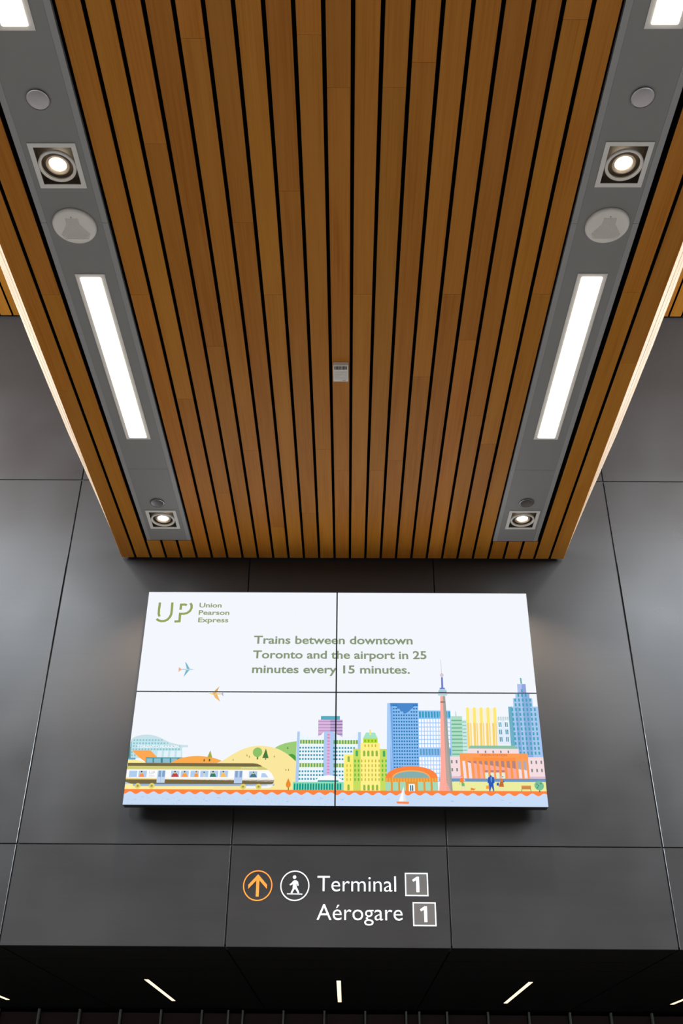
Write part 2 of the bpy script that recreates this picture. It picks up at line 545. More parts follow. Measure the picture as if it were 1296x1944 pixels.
# round speakers with perforated centre
def make_speaker():
    r = empty('ceiling_speaker', (0, 0, 0))
    bm = bmesh.new()
    lathe(bm, [(0.0915, 0.001), (0.0925, -0.004), (0.0905, -0.010), (0.084, -0.0150), (0.070, -0.0175), (0.05, -0.0185), (0.0, -0.019)], 56)
    build('speaker_cover', bm, M_OFFWHITE, r, True)
    bm = bmesh.new()
    # perforations: concentric arcs inside a bell shaped field
    for ring in range(1, 19):
        rad = ring * 0.0036
        n = max(6, int(2 * math.pi * rad / 0.0040))
        for i in range(n):
            a = 2 * math.pi * (i + 0.5 * (ring % 2)) / n
            x, y = rad * math.cos(a), rad * math.sin(a)
            yy = y + 0.002
            t = (0.052 - (-yy)) / 0.095         # -y side is the narrow head of the bell
            half = 0.026 if yy < -0.022 else 0.026 + (yy + 0.022) * 0.60
            half = min(half, 0.062)
            if abs(x) > half or yy < -0.050 or yy > 0.056:
                continue
            c = bm.verts.new((x, y, -0.0196)); pts = [bm.verts.new((x + 0.0010 * math.cos(q), y + 0.0010 * math.sin(q), -0.0196)) for q in (0, 1.57, 3.14, 4.71)]
            for j in range(4):
                bm.faces.new((c, pts[j], pts[(j + 1) % 4]))
    g = build('grille_holes', bm, M_HOLE, r); g['kind'] = 'stuff'
    # raised rim of the bell
    bm = bmesh.new()
    path = [(-0.026, -0.052), (-0.028, -0.022), (-0.060, 0.030), (-0.050, 0.058), (0.050, 0.058), (0.060, 0.030), (0.028, -0.022), (0.026, -0.052)]
    n = len(path)
    for i in range(n):
        a = Vector((*path[i], 0)); b = Vector((*path[(i + 1) % n], 0)); d = (b - a).normalized(); s = Vector((-d.y, d.x, 0)) * 0.0012
        v = [bm.verts.new(p) for p in (a - s + Vector((0, 0, -0.0182)), b - s + Vector((0, 0, -0.0182)), b + Vector((0, 0, -0.0198)), a + Vector((0, 0, -0.0198)), b + s + Vector((0, 0, -0.0182)), a + s + Vector((0, 0, -0.0182)))]
        bm.faces.new((v[0], v[1], v[2], v[3])); bm.faces.new((v[3], v[2], v[4], v[5]))
    build('grille_rim', bm, M_OFFWHITE, r)
    bm = bmesh.new(); lathe(bm, [(0.0, -0.0202), (0.003, -0.0200), (0.0035, -0.018)], 12, 0, -0.058)
    build('badge', bm, M_FIN, r)
    return r


s0 = make_speaker()
for i, (x, y, lb) in enumerate([(-1.162, 2.862, 'round white perforated speaker in the left grey tray'),
                                (1.081, 2.855, 'round white perforated speaker in the right grey tray')]):
    o = s0 if i == 0 else copy_tree(s0, (0, 0, 0))
    o.location = (x, y, ZR - 0.0012)
    tag(o, lb, 'speaker', 'round ceiling speakers')

# small vented sensor in the middle of the slats
sens = empty('vented_sensor', (-0.0425, 3.79, ZR))
tag(sens, 'small white vented sensor box on the middle ceiling slat', 'sensor')
bm = bmesh.new()
hx = 0.038
pts = [(-0.062, 0), (-0.058, -0.020), (-0.034, -0.030), (0.050, -0.030), (0.064, -0.022), (0.066, 0)]
a = [bm.verts.new((-hx, y, z)) for y, z in pts]; b = [bm.verts.new((hx, y, z)) for y, z in pts]
for i in range(len(pts)):
    j = (i + 1) % len(pts); bm.faces.new((a[i], a[j], b[j], b[i]))
bm.faces.new(a); bm.faces.new(b[::-1])
bmesh.ops.bevel(bm, geom=[e for e in bm.edges], offset=0.0025, segments=2, profile=0.5, affect='EDGES')
build('sensor_body', bm, M_OFFWHITE, sens)
slot_bm = bmesh.new(); box(slot_bm, -0.0022, 0.0022, -0.009, 0.009, -0.0012, 0.0012)
slot_me = bpy.data.meshes.new('vent_slot'); slot_bm.to_mesh(slot_me); slot_bm.free(); slot_me.materials.append(M_HOLE)
for i in range(9):
    o = link('vent_slot', slot_me, sens); o.location = (-0.029 + i * 0.0072, -0.0455, -0.0258); o.rotation_euler = (math.radians(-22.6), 0, 0)
rib_bm = bmesh.new(); box(rib_bm, -0.033, 0.033, -0.0012, 0.0012, -0.0012, 0.0005)
rib_me = bpy.data.meshes.new('rib'); rib_bm.to_mesh(rib_me); rib_bm.free(); rib_me.materials.append(M_WHITE)
for i in range(8):
    o = link('rib', rib_me, sens); o.location = (0, -0.024 + i * 0.0085, -0.0305)
bm = bmesh.new(); box(bm, 0.008, 0.026, 0.044, 0.048, -0.0312, -0.030)
build('mark', bm, M_FIN, sens)

# ------------------------------------------------------------------ soffit and the dark passage under the wall
bm = bmesh.new(); box(bm, -6.2, 6.2, YW + 0.14, 8.9, Z3 + 0.012, Z3 + 0.3)
box(bm, -6.2, 6.2, YW + 0.006, YW + 0.14, Z3 + 0.0041, Z3 + 0.012)
sof = structure(build('ceiling_soffit', bm, M_FELT), 'low black soffit behind the wall edge')
ey = [YW + 0.014, 6.19, 6.55, 8.78]
for yi in range(3):
    for xi in range(len(edges_x) - 1):
        x0, x1 = edges_x[xi] + 0.005, edges_x[xi + 1] - 0.005
        y0, y1 = ey[yi] + 0.004, ey[yi + 1] - 0.004
        bm = bmesh.new(); box(bm, -(x1 - x0) / 2, (x1 - x0) / 2, -(y1 - y0) / 2, (y1 - y0) / 2, 0, 0.0035)
        build('soffit_panel', bm, M_SOFFIT, sof, loc=((x0 + x1) / 2, (y0 + y1) / 2, Z3))


def make_tube():
    r = empty('soffit_light', (0, 0, 0))
    bm = bmesh.new(); rect_frame(bm, 0.020, 0.606, 0.006, 0.006, -0.004, 0.001)
    build('trim_frame', bm, M_SOFFIT, r)
    bm = bmesh.new(); box(bm, -0.0135, 0.0135, -0.5995, 0.5995, -0.006, 0.001, 0.001)
    build('diffuser', bm, M_SOFTUBE, r)
    return r


t0 = make_tube()
for i, (x, lb) in enumerate([(-0.055, 'short upright glowing tube light in the middle of the black soffit'),
                             (-1.305, 'slanting warm tube light in the black soffit below the left of the screen'),
                             (1.190, 'slanting warm tube light in the black soffit below the right of the screen'),
                             (-2.556, 'tip of a warm tube light in the soffit at the left frame edge'),
                             (2.435, 'tip of a warm tube light in the soffit at the right frame edge')]):
    o = t0 if i == 0 else copy_tree(t0, (0, 0, 0))
    o.location = (x, 7.625, Z3)
    tag(o, lb, 'ceiling light', 'soffit tube lights')

bm = bmesh.new(); box(bm, -6.2, 6.2, 8.86, 8.95, 0, Z3 + 0.012)
bw = structure(build('wall_passage', bm, M_FELT), 'dark red panelled wall at the back of the passage')
fins = [-2.795 + i * 0.3268 for i in range(-6, 24)]
for a, b in zip(fins[:-1], fins[1:]):
    bm = bmesh.new(); box(bm, -(b - a) / 2 + 0.012, (b - a) / 2 - 0.012, 0, 0.02, 0.05, Z3 - 0.03)
    build('red_panel', bm, M_RED, bw, loc=((a + b) / 2, 8.83, 0))
fb = bmesh.new()
box(fb, -0.006, -0.001, 0, 0.045, 0.02, Z3 - 0.01); box(fb, 0.002, 0.006, 0, 0.045, 0.02, Z3 - 0.01)
fme = bpy.data.meshes.new('steel_fin'); fb.to_mesh(fme); fb.free(); fme.materials.append(M_FIN)
for x in fins + [-0.950, 0.578]:
    o = link('steel_fin', fme, bw); o.location = (x, 8.785, 0)


# ------------------------------------------------------------------ video wall
def at(px, py, y=YS):
    """point on the wall parallel plane y seen at a photograph pixel"""
    d = CAM_F * FPX + CAM_R * (px - 648) - CAM_U * (py - 972)
    t = y / d.y
    return d.x * t, d.z * t + EYE


def UV(px, py):
    x, z = at(px, py)
    return x - SX0, z - SZ0                    # u from the middle, v from the bottom edge


PART = ['water_picture']
ART = []        # (polygon [(u,v)], material, layer)
ART_TEXT = []
art_mats = {}


def cm(rgb):
    if rgb not in art_mats:
        art_mats[rgb] = glow('picture_%02x%02x%02x' % rgb, lin(rgb), 1.0, False)
    return art_mats[rgb]


layer = [0]


def up():
    layer[0] += 1


def poly(pts, rgb, uv=False, dst=None):
    p = pts if uv else [UV(*q) for q in pts]
    (ART if dst is None else dst).append((p, cm(rgb), layer[0], PART[0]))


def rect_uv(u0, v0, u1, v1, rgb):
    poly([(u0, v0), (u1, v0), (u1, v1), (u0, v1)], rgb, True)


def B(x0, x1, y0, y1, yref=None):
    """upright box from pixels measured at the lower edge -> u0,u1,v0,v1"""
    yref = yref or y1
    u0, v1 = UV(x0, yref); u1, _ = UV(x1, yref)
    vb = UV((x0 + x1) / 2, y1)[1]; vt = UV((x0 + x1) / 2, y0)[1]
    return u0, u1, vb, vt


def rect(x0, x1, y0, y1, rgb, yref=None):
    u0, u1, v0, v1 = B(x0, x1, y0, y1, yref)
    rect_uv(u0, v0, u1, v1, rgb)
    return u0, u1, v0, v1


def grid(b, nx, ny, fw, fh, rgb, mx=0.0, mtop=0.0, mbot=0.0, arch=False):
    """windows on box b: nx by ny, each filling fw, fh of its cell"""
    u0, u1, v0, v1 = b
    v0 += mbot * (b[3] - b[2]); v1 -= mtop * (b[3] - b[2]); w = u1 - u0; u0 += mx * w; u1 -= mx * w
    cw, ch = (u1 - u0) / nx, (v1 - v0) / ny
    for i in range(nx):
        for j in range(ny):
            a, c = u0 + (i + 0.5) * cw, v0 + (j + 0.5) * ch
            hw, hh = cw * fw / 2, ch * fh / 2
            if arch:
                pts = [(a - hw, c - hh), (a + hw, c - hh)] + [(a + hw * math.cos(t), c + hh - hw + hw * math.sin(t)) for t in [math.pi * q / 6 for q in range(7)]]
                poly(pts, rgb, True)
            else:
                rect_uv(a - hw, c - hh, a + hw, c + hh, rgb)


def ell(px, py, rx, ry, rgb, a0=0, a1=360, n=24):
    u, v = UV(px, py); ku = abs(UV(px + 10, py)[0] - u) / 10; kv = abs(UV(px, py + 10)[1] - v) / 10
    pts = [(u + rx * ku * math.cos(math.radians(a0 + (a1 - a0) * i / n)), v + ry * kv * math.sin(math.radians(a0 + (a1 - a0) * i / n))) for i in range(n + (0 if a1 - a0 == 360 else 1))]
    poly(pts, rgb, True)


def z2(x, y): return 220 + x / 5.891, 1380 + y / 5.891
def z3(x, y): return 400 + x / 4.985, 1380 + y / 4.985
def z4(x, y): return 540 + x / 6.48, 1340 + y / 6.48
def z5(x, y): return 640 + x / 5.891, 1340 + y / 5.891
def z6(x, y): return 780 + x / 4.8, 1240 + y / 4.8
def z7(x, y): return 840 + x / 6.171, 1380 + y / 6.171
def zp(f, pts): return [f(*p) for p in pts]
def zr(f, x0, x1, y0, y1, rgb, yref=None):
    a = f(x0, y0); b = f(x1, y1)
    return rect(a[0], b[0], a[1], b[1], rgb, f(0, yref)[1] if yref is not None else None)


HW = SW / 2
V_G = UV(640, 1500)[1]                        # top of the orange quay
V_W = V_G - 0.030
# water, ground
up()
rect_uv(-HW, 0, HW, V_G, (203, 222, 248))
rect_uv(UV(1035, 1470)[0] - 0.6, V_G, HW, UV(960, 1484)[1], (236, 238, 160))
rect_uv(-HW, V_G, UV(565, 1490)[0], UV(300, 1485)[1], (253, 240, 160))
up()
# quay strip with scalloped lower edge
wv = []
n = 460
per = UV(440, 1500)[0] - UV(417.6, 1500)[0]
for i in range(n + 1):
    u = -HW + SW * i / n
    ph = (u - UV(247, 1502)[0]) / per * 2 * math.pi
    wv.append((u, V_G - 0.021 + 0.0075 * math.cos(ph)))
for i in range(n):
    poly([wv[i], wv[i + 1], (wv[i + 1][0], V_G), (wv[i][0], V_G)], (255, 134, 66), True)
rnd = random.Random(3)
for px, py in ((232, 1518), (256, 1517), (271, 1512), (318, 1517), (340, 1519), (392, 1520), (414, 1514), (470, 1518), (545, 1521), (572, 1516), (610, 1515), (650, 1518), (737, 1517), (859, 1521), (953, 1519), (968, 1524), (858, 1520)):
    ell(px, py, 3.2, 0.8, (168, 184, 236), 180, 360, 8)
for i in range(260):
    u = rnd.uniform(-HW, 0.1); v = rnd.uniform(0.006, V_W - 0.012)
    rect_uv(u, v, u + 0.0022, v + 0.0022, rnd.choice([(160, 184, 214), (176, 200, 232), (150, 170, 210)]))

# --- left: airport terminal, hills
PART[0] = 'hills_picture'

up()
poly(zp(z3, [(610, 195), (650, 173), (700, 155), (760, 142), (815, 135), (815, 400), (640, 400)]), (158, 205, 120))
for i in range(60):
    u, v = UV(*z3(rnd.uniform(690, 812), rnd.uniform(160, 300)))
    rect_uv(u, v, u + 0.0025, v + 0.0025, (120, 178, 92))
up()
poly(zp(z3, [(728, 270), (745, 258), (770, 255), (795, 268), (815, 300), (815, 345), (740, 300)]), (76, 160, 66))
poly(zp(z3, [(728, 186), (735, 205), (721, 205)]), (60, 110, 70)); zr(z3, 726, 730, 205, 212, (60, 110, 70))
up()
hill = zp(z3, [(20, 372), (60, 348), (105, 324), (150, 300), (205, 260), (260, 230), (305, 208), (350, 195), (400, 183), (450, 178), (495, 179), (540, 185), (590, 195), (640, 210), (680, 231), (720, 255), (760, 286), (800, 322), (830, 350), (830, 595), (20, 595)])
poly(hill, (251, 232, 158))
up()
poly(zp(z2, [(120, 158), (150, 155), (180, 148), (166, 345), (165, 365), (130, 365)]), (84, 146, 142))
b = [(160, 150), (195, 120), (230, 103), (290, 90), (350, 85), (400, 90), (450, 102), (505, 125), (560, 152), (600, 172), (640, 186), (700, 198), (740, 203), (740, 340), (330, 340), (160, 362)]
poly(zp(z2, b), (196, 229, 237))
up()
# roof band of the terminal
top = [(160, 150), (195, 120), (230, 103), (290, 90), (350, 85), (400, 90), (450, 102), (505, 125), (560, 152), (600, 172), (640, 186), (700, 198), (770, 203), (808, 203)]
low = [(160, 172), (200, 148), (240, 130), (290, 116), (350, 110), (400, 115), (450, 128), (500, 150), (555, 180), (600, 204), (640, 220), (700, 232), (770, 228), (808, 228)]
for i in range(len(top) - 1):
    poly(zp(z2, [low[i], low[i + 1], top[i + 1], top[i]]), (205, 226, 232))
for r_, yy in enumerate((148, 183, 215, 250)):
    for i in range(17):
        xx = 205 + i * 34 - r_ * 4
        lim = (530, 600, 735, 735)[r_]
        if xx < lim:
            zr(z2, xx - 10, xx + 10, yy - 9, yy + 9, (140, 196, 208))
for yy in (285, 320):
    zr(z2, 168, 188, yy - 12, yy + 10, (150, 200, 210))
    zr(z2, 200, 220, yy - 12, yy + 10, (150, 200, 210))
for i in range(4):
    zr(z2, 460 + i * 72, 508 + i * 72, 268, 338, (228, 243, 250))
zr(z2, 135, 218, 345, 365, (110, 160, 190))
up()
poly(zp(z2, [(178, 262), (385, 262), (462, 338), (338, 340), (332, 402), (322, 385), (250, 335)]), (255, 168, 84))
poly(zp(z2, [(335, 340), (775, 342), (620, 402), (332, 402)]), (72, 138, 146))
poly(zp(z2, [(120, 372), (180, 366), (240, 372), (300, 385), (340, 402), (340, 412), (110, 412)]), (253, 238, 150))
up()
for x0, x1 in ((342, 410), (425, 500), (524, 602), (618, 690)):
    poly(zp(z2, [(x0, 352), (x1, 352), (x1 if x1 < 650 else 650, 400), (x0, 400)]), (140, 192, 208))
up()
poly(zp(z2, [(610, 405), (660, 375), (720, 350), (800, 334), (860, 327), (920, 325), (990, 330), (1060, 340), (1130, 358), (1185, 380), (1130, 405)]), (252, 172, 80))
poly(zp(z2, [(1055, 262), (1080, 352), (1015, 357)]), (170, 170, 70))
up()
zr(z2, 1037, 1054, 358, 385, (90, 90, 40)); ell(*z2(986, 374), 1.2, 2.6, (90, 90, 50))
ell(*z3(442, 240), 8.9, 9.1, (142, 194, 104)); zr(z3, 435, 448, 283, 308, (110, 110, 50))
poly(zp(z3, [(522, 205), (547, 297), (487, 295)]), (72, 122, 62)); zr(z3, 512, 523, 296, 313, (150, 130, 60))
for x, y in ((343, 268), (366, 280), (211, 310), (600, 278), (710, 405), (735, 405)):
    poly(zp(z3, [(x, y - 12), (x + 6, y + 8), (x - 6, y + 8)]), (150, 150, 80)); zr(z3, x - 1.5, x + 1.5, y + 8, y + 13, (130, 130, 60))
zr(z3, 728, 739, 570, 597, (130, 130, 40))
up()
ell(*z3(733, 545), 4.6, 6.4, (236, 142, 46))
poly(zp(z3, [(733, 484), (748, 520), (755, 540), (711, 540), (719, 518)]), (236, 142, 46))

# --- train
PART[0] = 'train_picture'
OLV, LIM, BLU = (118, 104, 68), (206, 206, 116), (176, 206, 238)
up()
poly(zp(z2, [(100, 635), (2200, 652), (2060, 690), (190, 660)]), (150, 176, 208)) if False else None
zr(z2, 97, 160, 612, 640, (188, 210, 226)); 
poly([z2(190, 634), z3(600, 538), z3(602, 555), z3(480, 560), z2(190, 662)], (156, 180, 212))
poly([z3(330, 560), z3(520, 545), z3(595, 543), z3(560, 578), z3(335, 582)], (244, 248, 250))
up()
poly([z2(112, 472), z3(540, 407), z3(575, 440), z3(600, 490), z3(595, 520), z2(104, 570)], (252, 252, 254))
poly([z2(118, 436), z3(488, 376), z3(520, 390), z3(546, 409), z2(114, 474)], LIM)
poly([z2(135, 402), z3(400, 345), z3(440, 350), z3(470, 362), z3(490, 379), z2(133, 437)], OLV)
poly([z2(104, 567), z3(600, 489), z3(600, 503), z2(103, 588)], (236, 206, 120))
poly([z2(103, 586), z3(600, 503), z3(594, 528), z3(580, 543), z2(170, 636), z2(96, 612)], OLV)
up()
for a, b in ((143, 233), (248, 340), (613, 705), (722, 810), (830, 922), (940, 1030), (1048, 1140), (1158, 1250)):
    zr(z2, a, b, 490, 562, BLU)
zr(z2, 452, 543, 487, 626, (196, 216, 240), 626); zr(z3, 218, 295, 415, 534, (184, 206, 236), 534)
zr(z3, 360, 437, 421, 479, (168, 200, 232)); poly(zp(z3, [(482, 438), (515, 440), (545, 478), (475, 478)]), BLU)
poly([z2(112, 470), z3(530, 404), z3(541, 408), z2(112, 475)], (240, 196, 110))
up()
for a in (465, 507):
    zr(z2, a, a + 30, 488, 560, (130, 164, 200), 626)
for a in (226, 267):
    zr(z3, a, a + 24, 418, 478, (132, 164, 204), 534)
zr(z2, 492, 496, 490, 624, (160, 190, 220), 626)
# passengers
SK = (236, 214, 120)
def pax(f, x, y0, y1, w, body, hair=(60, 60, 60)):
    poly(zp(f, [(x - w * .50, y1), (x - w * .32, y0 + (y1 - y0) * .55), (x - w * .1, y0 + (y1 - y0) * .36), (x + w * .15, y0 + (y1 - y0) * .36), (x + w * .35, y0 + (y1 - y0) * .58), (x + w * .5, y1)]), body)
    up()
    ell(*f(x, y0 + (y1 - y0) * .30), (y1 - y0) * .14 / 5.5, (y1 - y0) * .18 / 5.5, SK)
    up()
    ell(*f(x + 1, y0 + (y1 - y0) * .16), (y1 - y0) * .12 / 5.5, (y1 - y0) * .12 / 5.5, hair)
    layer[0] -= 2
pax(z2, 287, 490, 560, 60, (244, 146, 90)); pax(z2, 660, 490, 560, 84, (190, 70, 70)); pax(z2, 768, 490, 560, 70, (250, 160, 80), (60, 90, 90))
pax(z2, 898, 490, 560, 50, (248, 150, 60), (200, 80, 70)); pax(z2, 985, 500, 560, 30, (200, 214, 240), (50, 60, 100)); pax(z2, 1085, 490, 560, 74, (56, 122, 104))
pax(z2, 1200, 490, 560, 60, (252, 190, 90), (60, 90, 140)); pax(z3, 402, 421, 478, 70, (74, 116, 136), (50, 80, 80))
up(); up(); up()
for p in (z2(243, 660), z2(400, 660), z3(305, 566), z3(452, 566)):
    ell(*p, 5.6, 5.4, (226, 214, 116))
up()
for p in (z2(243, 660), z2(400, 660), z3(305, 566), z3(452, 566)):
    ell(*p, 2.3, 2.2, (168, 154, 70))

# --- purple block, modernist hall
PART[0] = 'city_hall_picture'

up()
b = zr(z4, 447, 680, 126, 172, (88, 174, 192))
b = zr(z4, 412, 712, 172, 390, (216, 184, 222)); 
b2 = zr(z4, 560, 712, 172, 390, (176, 156, 200))
up()
for y in (192, 232, 270, 308, 350):
    zr(z4, 414, 562, y - 5, y + 5, (190, 140, 196)); zr(z4, 560, 712, y - 5, y + 5, (134, 108, 160))
up()
LB = (176, 204, 242)
poly(zp(z4, [(140, 640), (150, 420), (188, 330), (205, 348), (235, 368), (280, 383), (340, 390), (400, 384), (440, 366), (470, 340), (487, 320), (612, 320), (640, 350), (680, 378), (730, 392), (790, 396), (840, 386), (880, 364), (903, 328), (930, 420), (925, 640), (925, 945), (133, 940)]), (238, 247, 253))
up()
poly(zp(z4, [(157, 318), (188, 318), (172, 935), (132, 935)]), LB)
poly(zp(z4, [(487, 318), (600, 316), (620, 340), (614, 880), (470, 880)]), LB)
poly(zp(z4, [(903, 325), (938, 325), (936, 532), (900, 532)]), LB)
up()
TEAL = (52, 152, 172)
def zrow(y0, y1, xs, w, rgb):
    for x in xs:
        zr(z4, x - w / 2, x + w / 2, y0, y1, rgb)
lx = [200 + i * 34 for i in range(9)]
for dy, (y0, y1) in enumerate([(420, 467), (706, 755)]):
    s = -8 * dy
    zr(z4, 190 + s, 482 + s / 3, y0, y1, (222, 226, 130)); zr(z4, 600, 898, y0 + 4, y1 + 4, (222, 226, 130))
    up()
    zrow(y0, y1, [x + s * (1 - i / 9) for i, x in enumerate(lx)], 19, (92, 166, 116))
    zrow(y0 + 3, y1 + 3, [610 + i * 35 for i in range(9)], 19, (92, 166, 116))
    layer[0] -= 1
for y in (517, 562, 608, 655, 806, 852, 900):
    s = -(y - 420) / 35
    zrow(y - 11, y + 11, [x - 4 + s * (1 - i / 9) for i, x in enumerate(lx)], 21, TEAL)
    zrow(y - 8, y + 14, [606 + i * 35.5 for i in range(9) if not (y < 540 and i > 7) and not (540 < y and i > 7)], 21, TEAL)
zr(z4, 524, 556, 335, 858, (232, 178, 222), 500)
up()
for i in range(13):
    zr(z4, 524 - i * .3, 556 - i * .3, 350 + i * 39, 364 + i * 39, (204, 140, 196))
up()
zr(z4, 100, 728, 937, 1038, (142, 222, 184))
poly(zp(z4, [(380, 916), (420, 885), (470, 864), (540, 855), (610, 862), (660, 882), (700, 918)]), (250, 253, 254))
up()
zrow(956, 1036, [122 + i * 33.2 for i in range(18)], 21, (10, 150, 134))
zr(z4, 408, 662, 917, 936, (40, 158, 152))

# --- yellow and green palace
PART[0] = 'palace_picture'

up()
Y, GR = (255, 240, 124), (200, 222, 96)
b = zr(z4, 730, 845, 600, 1045, Y)
zr(z4, 843, 938, 530, 1045, GR); zr(z4, 1172, 1268, 532, 1045, GR)
up()
zr(z4, 936, 1178, 458, 1045, (255, 242, 140))
zr(z4, 965, 1145, 402, 462, (192, 224, 62)); poly(zp(z4, [(1000, 330), (1112, 331), (1145, 404), (965, 403)]), (166, 228, 198))
up()
zr(z4, 1043, 1065, 295, 362, (244, 232, 140))
OL, G2, G3 = (206, 190, 60), (104, 186, 70), (150, 184, 70)
for x in (990, 1033, 1076, 1118):
    zr(z4, x - 9, x + 9, 419, 447, (120, 184, 30)); zr(z4, x - 8, x + 8, 476, 508, (200, 186, 70))
def arch(x, y0, y1, w, rgb):
    a = B(*[f for f in (z4(x - w / 2, 0)[0], z4(x + w / 2, 0)[0])], z4(0, y0)[1], z4(0, y1)[1])
    grid((a[0], a[1], a[2], a[3]), 1, 1, 1, 1, rgb, arch=True)
for x in (979, 1030, 1081, 1133):
    arch(x, 552, 622, 28, G3)
for x in (981, 1033, 1086, 1138):
    arch(x, 972, 1042, 28, G3)
arch(888, 550, 622, 30, (70, 174, 100)); arch(1223, 552, 627, 30, (70, 174, 100)); arch(788, 620, 692, 28, G3); arch(786, 968, 1042, 28, G3)
for y in (680, 738, 795, 852, 908):
    for x in (949, 992, 1035, 1077, 1120, 1163):
        zr(z4, x - 8, x + 8, y - 17, y + 17, OL)
    for x in (866, 910, 1204, 1248):
        if not (y > 900 and x > 1240): zr(z4, x - 9, x + 9, y - 17, y + 17, G2)
    if y > 700:
        for x in (768, 811):
            zr(z4, x - 8, x + 8, y - 17, y + 17, (206, 200, 70))

# --- blue tower
PART[0] = 'blue_tower_picture'
up()
poly([(734.5, 1335), (741, 1335), (746, 1480), (733.5, 1480)], (172, 208, 248))
poly([(739.5, 1335), (744.5, 1335), (747, 1472), (741, 1472)], (112, 166, 232))
poly([(744, 1335), (793, 1335), (798, 1472), (747, 1472)], (140, 190, 242))
up()
poly([(740, 1335), (793, 1335.5), (793.3, 1341), (741, 1341)], (74, 136, 206))
poly([(752, 1340), (786, 1340), (782, 1346), (778, 1346), (776, 1351), (771, 1351), (769, 1355), (766, 1355), (764, 1351), (760, 1351), (758, 1346), (754, 1346)], (74, 136, 206))
up()
for j in range(22):
    yy = 1339.5 + j * 6.18
    for i in range(10):
        t = j / 22
        xx = (745.6 + 2.2 * t) + i * (4.78 + 0.12 * t)
        if j < 3 and 1 + j * 0.9 < i < 8 - j * 0.9: continue
        if yy > 1452 and (xx < 747 or xx > 800): continue
        rect(xx, xx + 2.9, yy - 1.4, yy + 1.5, (36, 118, 176))

# --- blue grid block
PART[0] = 'office_picture'

up()
u = rect(793, 856, 1349, 1484, (156, 200, 250), 1380)
poly([(793, 1350), (854, 1350), (858.5, 1484), (797, 1484)], (156, 200, 250))
up()
for y0, y1, n_ in ((1351, 1363, 11), (1422, 1434, 11)):
    for i in range(11):
        x0 = 795.2 + i * 5.55 + (1.5 if y0 > 1400 else 0)
        rect(x0, x0 + 3.9, y0, y1, (58, 160, 196) if y0 < 1400 else (96, 160, 206))
for rows, ystart in ((7, 1365.5), (6, 1437.5)):
    for j in range(rows):
        for i in range(11):
            x0 = 794.6 + i * 5.5 + (ystart - 1365 + j * 8) / 60
            rect(x0, x0 + 4.2, ystart + j * 7.9, ystart + j * 7.9 + 6.4, (248, 251, 255))
rect(800, 862, 1478, 1484, (90, 146, 196))

# --- right hand towers
PART[0] = 'towers_picture'

up()
for a, bb, y0, y1, c1, c2 in ((855.5, 876.5, 1360, 1437, (176, 222, 198), (116, 184, 148)), (876.5, 888, 1367, 1434, (204, 234, 230), (140, 198, 186))):
    poly([(a, y0), (bb, y0), (bb + 3, y1), (a + 2, y1)], c1)
up()
for j in range(10):
    poly([(856 + j * .2, 1367 + j * 7.1), (876 + j * .3, 1367 + j * 7.1), (876.2 + j * .3, 1369.4 + j * 7.1), (856.2 + j * .2, 1369.4 + j * 7.1)], (112, 182, 146))
    poly([(877 + j * .3, 1370 + j * 6.7), (884 + j * .3, 1370 + j * 6.7), (884 + j * .3, 1372 + j * 6.7), (877 + j * .3, 1372 + j * 6.7)], (140, 198, 186))
poly([(864.4, 1350), (865, 1350), (865.6, 1360), (864.6, 1360)], (90, 150, 170))
up()
poly([(884.5, 1345), (941, 1345), (948, 1418), (888, 1418)], (250, 244, 222))
up()
for i in range(5):
    x = 884 + i * 12.9
    poly([(x, 1345), (x + 1, 1343.8), (x + 2.6, 1343), (x + 4.4, 1343.6), (x + 5.5, 1345), (x + 6.6, 1373), (x + .9, 1373)], (254, 234, 118))
for i in range(10):
    x = 885.8 + i * 6.0
    w = 4.6 if i % 2 == 0 else 2.2
    poly([(x, 1373), (x + w, 1373), (x + w + 1.6, 1420), (x + 1.6, 1420)], (250, 212, 110))
up()
poly([(942.5, 1362), (965, 1362), (970, 1414), (946, 1414)], (226, 238, 252))
for i in range(5):
    poly([(944.5 + i * 4.4, 1361.5), (947 + i * 4.4, 1361.5), (947.2 + i * 4.4, 1368), (944.7 + i * 4.4, 1368)], (110, 150, 90))
up()
ell(948.5, 1372, 3.8, 4.2, (246, 250, 254)); ell(960.5, 1372, 3.8, 4.2, (246, 250, 254))
rect(945.2, 952.6, 1372, 1382, (246, 250, 254)); rect(957, 964.8, 1372, 1382, (246, 250, 254))
up()
for y in (1376, 1390, 1404):
    for x in (946.4, 949.6, 958.4, 961.6):
        d = (y - 1376) / 13
        rect(x + d, x + 2 + d, y - 4.4, y + 4.4, (80, 152, 172))
up()
PART[0] = 'skyscraper_picture'
EB, ED = (168, 200, 242), (142, 176, 228)
poly([(964, 1342), (1021.5, 1342), (1032.5, 1438), (974, 1438)], EB)
poly([(973, 1326), (1009.5, 1326), (1011, 1343), (974, 1343)], EB); poly([(977.5, 1316.5), (1004, 1316.5), (1004.6, 1327), (978, 1327)], EB)
poly([(981, 1299), (997, 1299), (998.5, 1317), (982, 1317)], (176, 194, 238))
up()
poly([(964, 1342), (971, 1342), (979, 1438), (971, 1438)], (112, 176, 200))
poly([(989.5, 1299), (997, 1299), (998.6, 1317), (990.5, 1317)], (146, 166, 222)); poly([(990, 1317), (1004, 1317), (1006, 1345), (1012, 1438), (1000, 1438)], ED)
poly([(978, 1343), (984, 1343), (992, 1438), (984, 1438)], ED)
poly([(986, 1287.5), (989, 1287.5), (990.5, 1298.5), (987.5, 1298.5)], (110, 180, 180))
up()
ER = (74, 164, 180)
def erow(y, n_, x0, dx):
    for i in range(n_):
        rect(x0 + i * dx, x0 + i * dx + 3.2, y - 2.9, y + 2.9, ER)
rect(988.6, 991.6, 1309, 1314.5, ER)
